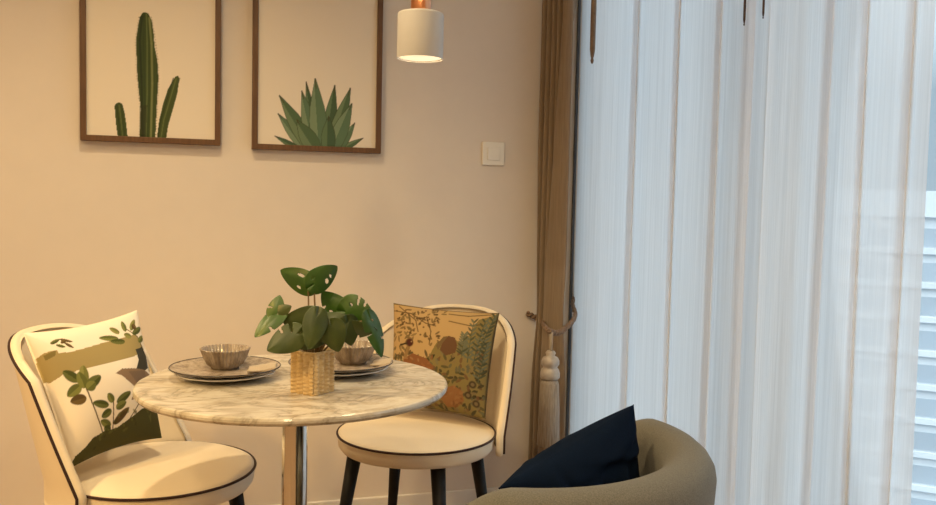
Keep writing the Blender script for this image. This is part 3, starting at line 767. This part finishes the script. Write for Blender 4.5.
leaf((274, 314), (279.5, 295), -.03, -.02, .019, G, tilt=.3, soilpt=(-.012, -.01), slits=[(.3, -1, .6)])
leaf((278, 313), (291, 306), -.03, -.03, .014, D, tilt=.2, stem=False, lobe=.1)
leaf((278, 314), (254, 336), -.03, -.05, .021, G, tilt=-.5, soilpt=(-.014, -.006), slits=[(.25, 1, .5), (.45, -1, .6)])
leaf((297, 334), (267, 350), -.06, -.08, .030, D, tilt=-.2, soilpt=(-.012, -.012), slits=[(.1, 1, .7), (.35, 1, .45)])
leaf((318, 325), (282, 321), -.03, -.03, .038, D, tilt=.25, soilpt=(-.006, -.004), slits=[(.4, -1, .4)])
leaf((317, 316), (309, 349), -.07, -.09, .025, D, tilt=.1, soilpt=(-.002, -.014))
leaf((324, 331), (349, 316), -.05, -.03, .034, D, tilt=.1, soilpt=(.006, -.01))
leaf((342, 316), (321, 292), .02, .03, .030, G, holes=[(.35, -.45, .08, .14)], tilt=.3, soilpt=(.01, .006), slits=[(.3, 1, .5), (.55, -1, .45)])
leaf((345, 312), (374, 318), .01, .0, .040, G, holes=[(.12, .4, .06, .10), (.45, .5, .07, .16), (.2, -.45, .05, .10)], tilt=-.1, soilpt=(.012, .004), slits=[(.35, -1, .5), (.6, 1, .4), (.55, -1, .4)])
leaf((344, 330), (377, 331), -.02, -.02, .022, D, tilt=-.5, soilpt=(.012, -.006), slits=[(.4, 1, .4)])
leaf((371, 320), (385, 357), -.02, -.01, .022, G, tilt=.6, soilpt=(.016, .0), slits=[(.3, 1, .6), (.5, -1, .5)], droop=.25)
leaf((331, 326), (338, 352), -.06, -.06, .028, D, tilt=-.2, soilpt=(.006, -.012))
leaf((322, 334), (300, 349), -.04, -.06, .020, D, tilt=.1, stem=False)
leaf((348, 322), (352, 346), -.03, -.02, .024, D, tilt=.3, soilpt=(.012, -.008), holes=[(.3, .4, .06, .15)])

# ------------------------------------------------------------------ tub armchair and its cushion
AC = np.array([.59, 1.56]); AB = math.radians(-51)
arm = empty('armchair', (AC[0], AC[1], 0), 'grey wool tub armchair seen from behind beside the sheer curtains', 'armchair', rotz=AB-PI/2)
def arm_top(a):      # a: angle from the back centre
    d = abs(math.degrees(a)); t = min(1, max(0, (d-60)/58)); t = t*t*(3-2*t)
    return .718-.21*t
def tub():
    na, prof_n = 81, 24; V = []; A = math.radians(118); Fs = []
    for i in range(na):
        a = -A+2*A*i/(na-1); zt = arm_top(a)
        dirv = np.array([math.sin(a), math.cos(a)])
        # end caps narrow
        e = min(1, (A-abs(a))/.10); e = math.sqrt(max(0, 1-(1-e)**2)); 
        ro, th = .37, .10
        rc = ro-th/2; hw = th/2*(.35+.65*e)
        z0 = .16; zt2 = zt-.04*(1-e)
        pts = []
        # outer wall bottom -> top roll -> inner wall bottom
        for k in range(8):
            z = z0+(zt2-hw-z0)*k/7; flare = -.055*(1-k/7)**1.3
            pts.append((rc+hw+flare, z))
        for k in range(1, 9):
            al = PI*k/9; pts.append((rc+hw*math.cos(al), zt2-hw+hw*math.sin(al)))
        for k in range(8):
            z = zt2-hw+(z0-(zt2-hw))*k/7; pts.append((rc-hw+.012*math.sin(PI*k/7)-.035*(k/7), z))
        for r, z in pts: V.append((dirv[0]*r, dirv[1]*r, z))
    n = len(pts)
    for i in range(na-1):
        for k in range(n):
            k2 = (k+1) % n; Fs.append((i*n+k, i*n+k2, (i+1)*n+k2, (i+1)*n+k))
    Fs.append(tuple(range(n))[::-1]); Fs.append(tuple(range((na-1)*n, na*n)))
    return V, Fs
mesh('tub_back', tub(), M['grey'], arm)
sp2 = [(0, .17), (.20, .17), (.215, .20), (.22, .30), (.218, .365), (.205, .39), (.16, .405), (0, .41)]
mesh('seat', lathe(sp2, 64), M['grey'], arm)
for sx in (-1, 1):
    for sy in (-1, 1):
        mesh('leg', tube([(sx*.17, sy*.17, .19), (sx*.215, sy*.215, 0)], [.02, .012], 16), M['black'], arm)
cushion('cushion', 'dark navy cushion tilted against the grey armchair back', 'cushion',
        *seat_plane(AC, -66, .03, .10, [(498, 488), (634, 404), (552, 590), (624, 556)], .43, .73), .17, M['navy'], None, 110, (10, 10, 20), (0, -1, 0), wr=.011, seed=12, sag=.02, crease=14)

# ------------------------------------------------------------------ outside
bd = empty('apartment_building', (60, 52, -60), 'pale apartment block with rows of windows seen through the window', 'building')
bd.rotation_euler = (0, 0, math.radians(-42))
# local frame: x along the facade, -y towards the room
mesh('facade', box(-22, 22, 0, 14, 0, 62.6), M['facade'], bd, False)
mesh('parapet', box(-22.3, 22.3, -.4, 14.2, 60.6, 62.7), M['facade'], bd, False)
for fl in range(11):
    z = 58.2-2.75*fl
    mesh('balcony_slab', box(-22.2, 22.2, -.35, -.003, z-.55, z-.1), M['facade'], bd, False)
    for k in range(9):
        x = -20+5*k
        mesh('window', box(x-1.5, x+1.5, -.08, -.002, z+.05, z+1.5), M['facadeglass'], bd, False)

# ------------------------------------------------------------------ light
w = bpy.data.worlds.new('sky'); S.world = w; w.use_nodes = True; nt = w.node_tree; bgn = nt.nodes['Background']
tc = nt.nodes.new('ShaderNodeTexCoord'); sx_ = nt.nodes.new('ShaderNodeSeparateXYZ'); rp_ = nt.nodes.new('ShaderNodeValToRGB')
nt.links.new(tc.outputs['Generated'], sx_.inputs[0]); nt.links.new(sx_.outputs[2], rp_.inputs[0]); nt.links.new(rp_.outputs[0], bgn.inputs[0])
rp_.color_ramp.elements[0].position = .12; rp_.color_ramp.elements[0].color = (.122, .16, .195, 1)
rp_.color_ramp.elements[1].position = .5; rp_.color_ramp.elements[1].color = (.83, .93, 1.0, 1)
bgn.inputs[1].default_value = 3.55
def lamp(kind, name, loc, energy, color, target=None, **kw):
    l = bpy.data.lights.new(name, kind); l.energy = energy; l.color = color
    for k, v in kw.items(): setattr(l, k, v)
    o = bpy.data.objects.new(name, l); COL.objects.link(o); o.location = loc
    if target is not None:
        d = Vector(target)-Vector(loc); o.rotation_euler = d.to_track_quat('-Z', 'Y').to_euler()
    return o
WARM = (1, .76, .42); AMBER = (1, .58, .16)
for x, y, e in [(-1.1, .3, 20), (.3, .1, 17), (-.5, -1.4, 20)]:
    lamp('AREA', 'unseen_room_light', (x, y, H-.01), e, WARM, (x, y, 0), shape='DISK', size=.16)
lamp('SPOT', 'unseen_room_light', (-.15, 2.0, H-.02), 98, WARM, (-.15, 2.15, 0), spot_size=math.radians(112), spot_blend=.9, shadow_soft_size=.06)
lamp('SPOT', 'unseen_room_light', (-1.55, 1.6, H-.02), 112, (1, .73, .38), (-1.45, 1.9, 0), spot_size=math.radians(140), spot_blend=.9, shadow_soft_size=.06)
lamp('SPOT', 'unseen_room_light', (-1.7, .9, 2.3), 105, AMBER, (-.2, 2.2, .5), spot_size=math.radians(44), spot_blend=.8, shadow_soft_size=.06)  # unseen amber lamp at left, below the ceiling, aimed at the left chair
lamp('AREA', 'pendant_bulb', (lx, ly, lz+.002), 1.3, (1, .76, .44), (lx, ly, 0), shape='DISK', size=.09)

vs_ = S.view_settings; vs_.view_transform = 'Standard'; vs_.look = 'None'; vs_.exposure = 0; vs_.gamma = 1; vs_.use_curve_mapping = False
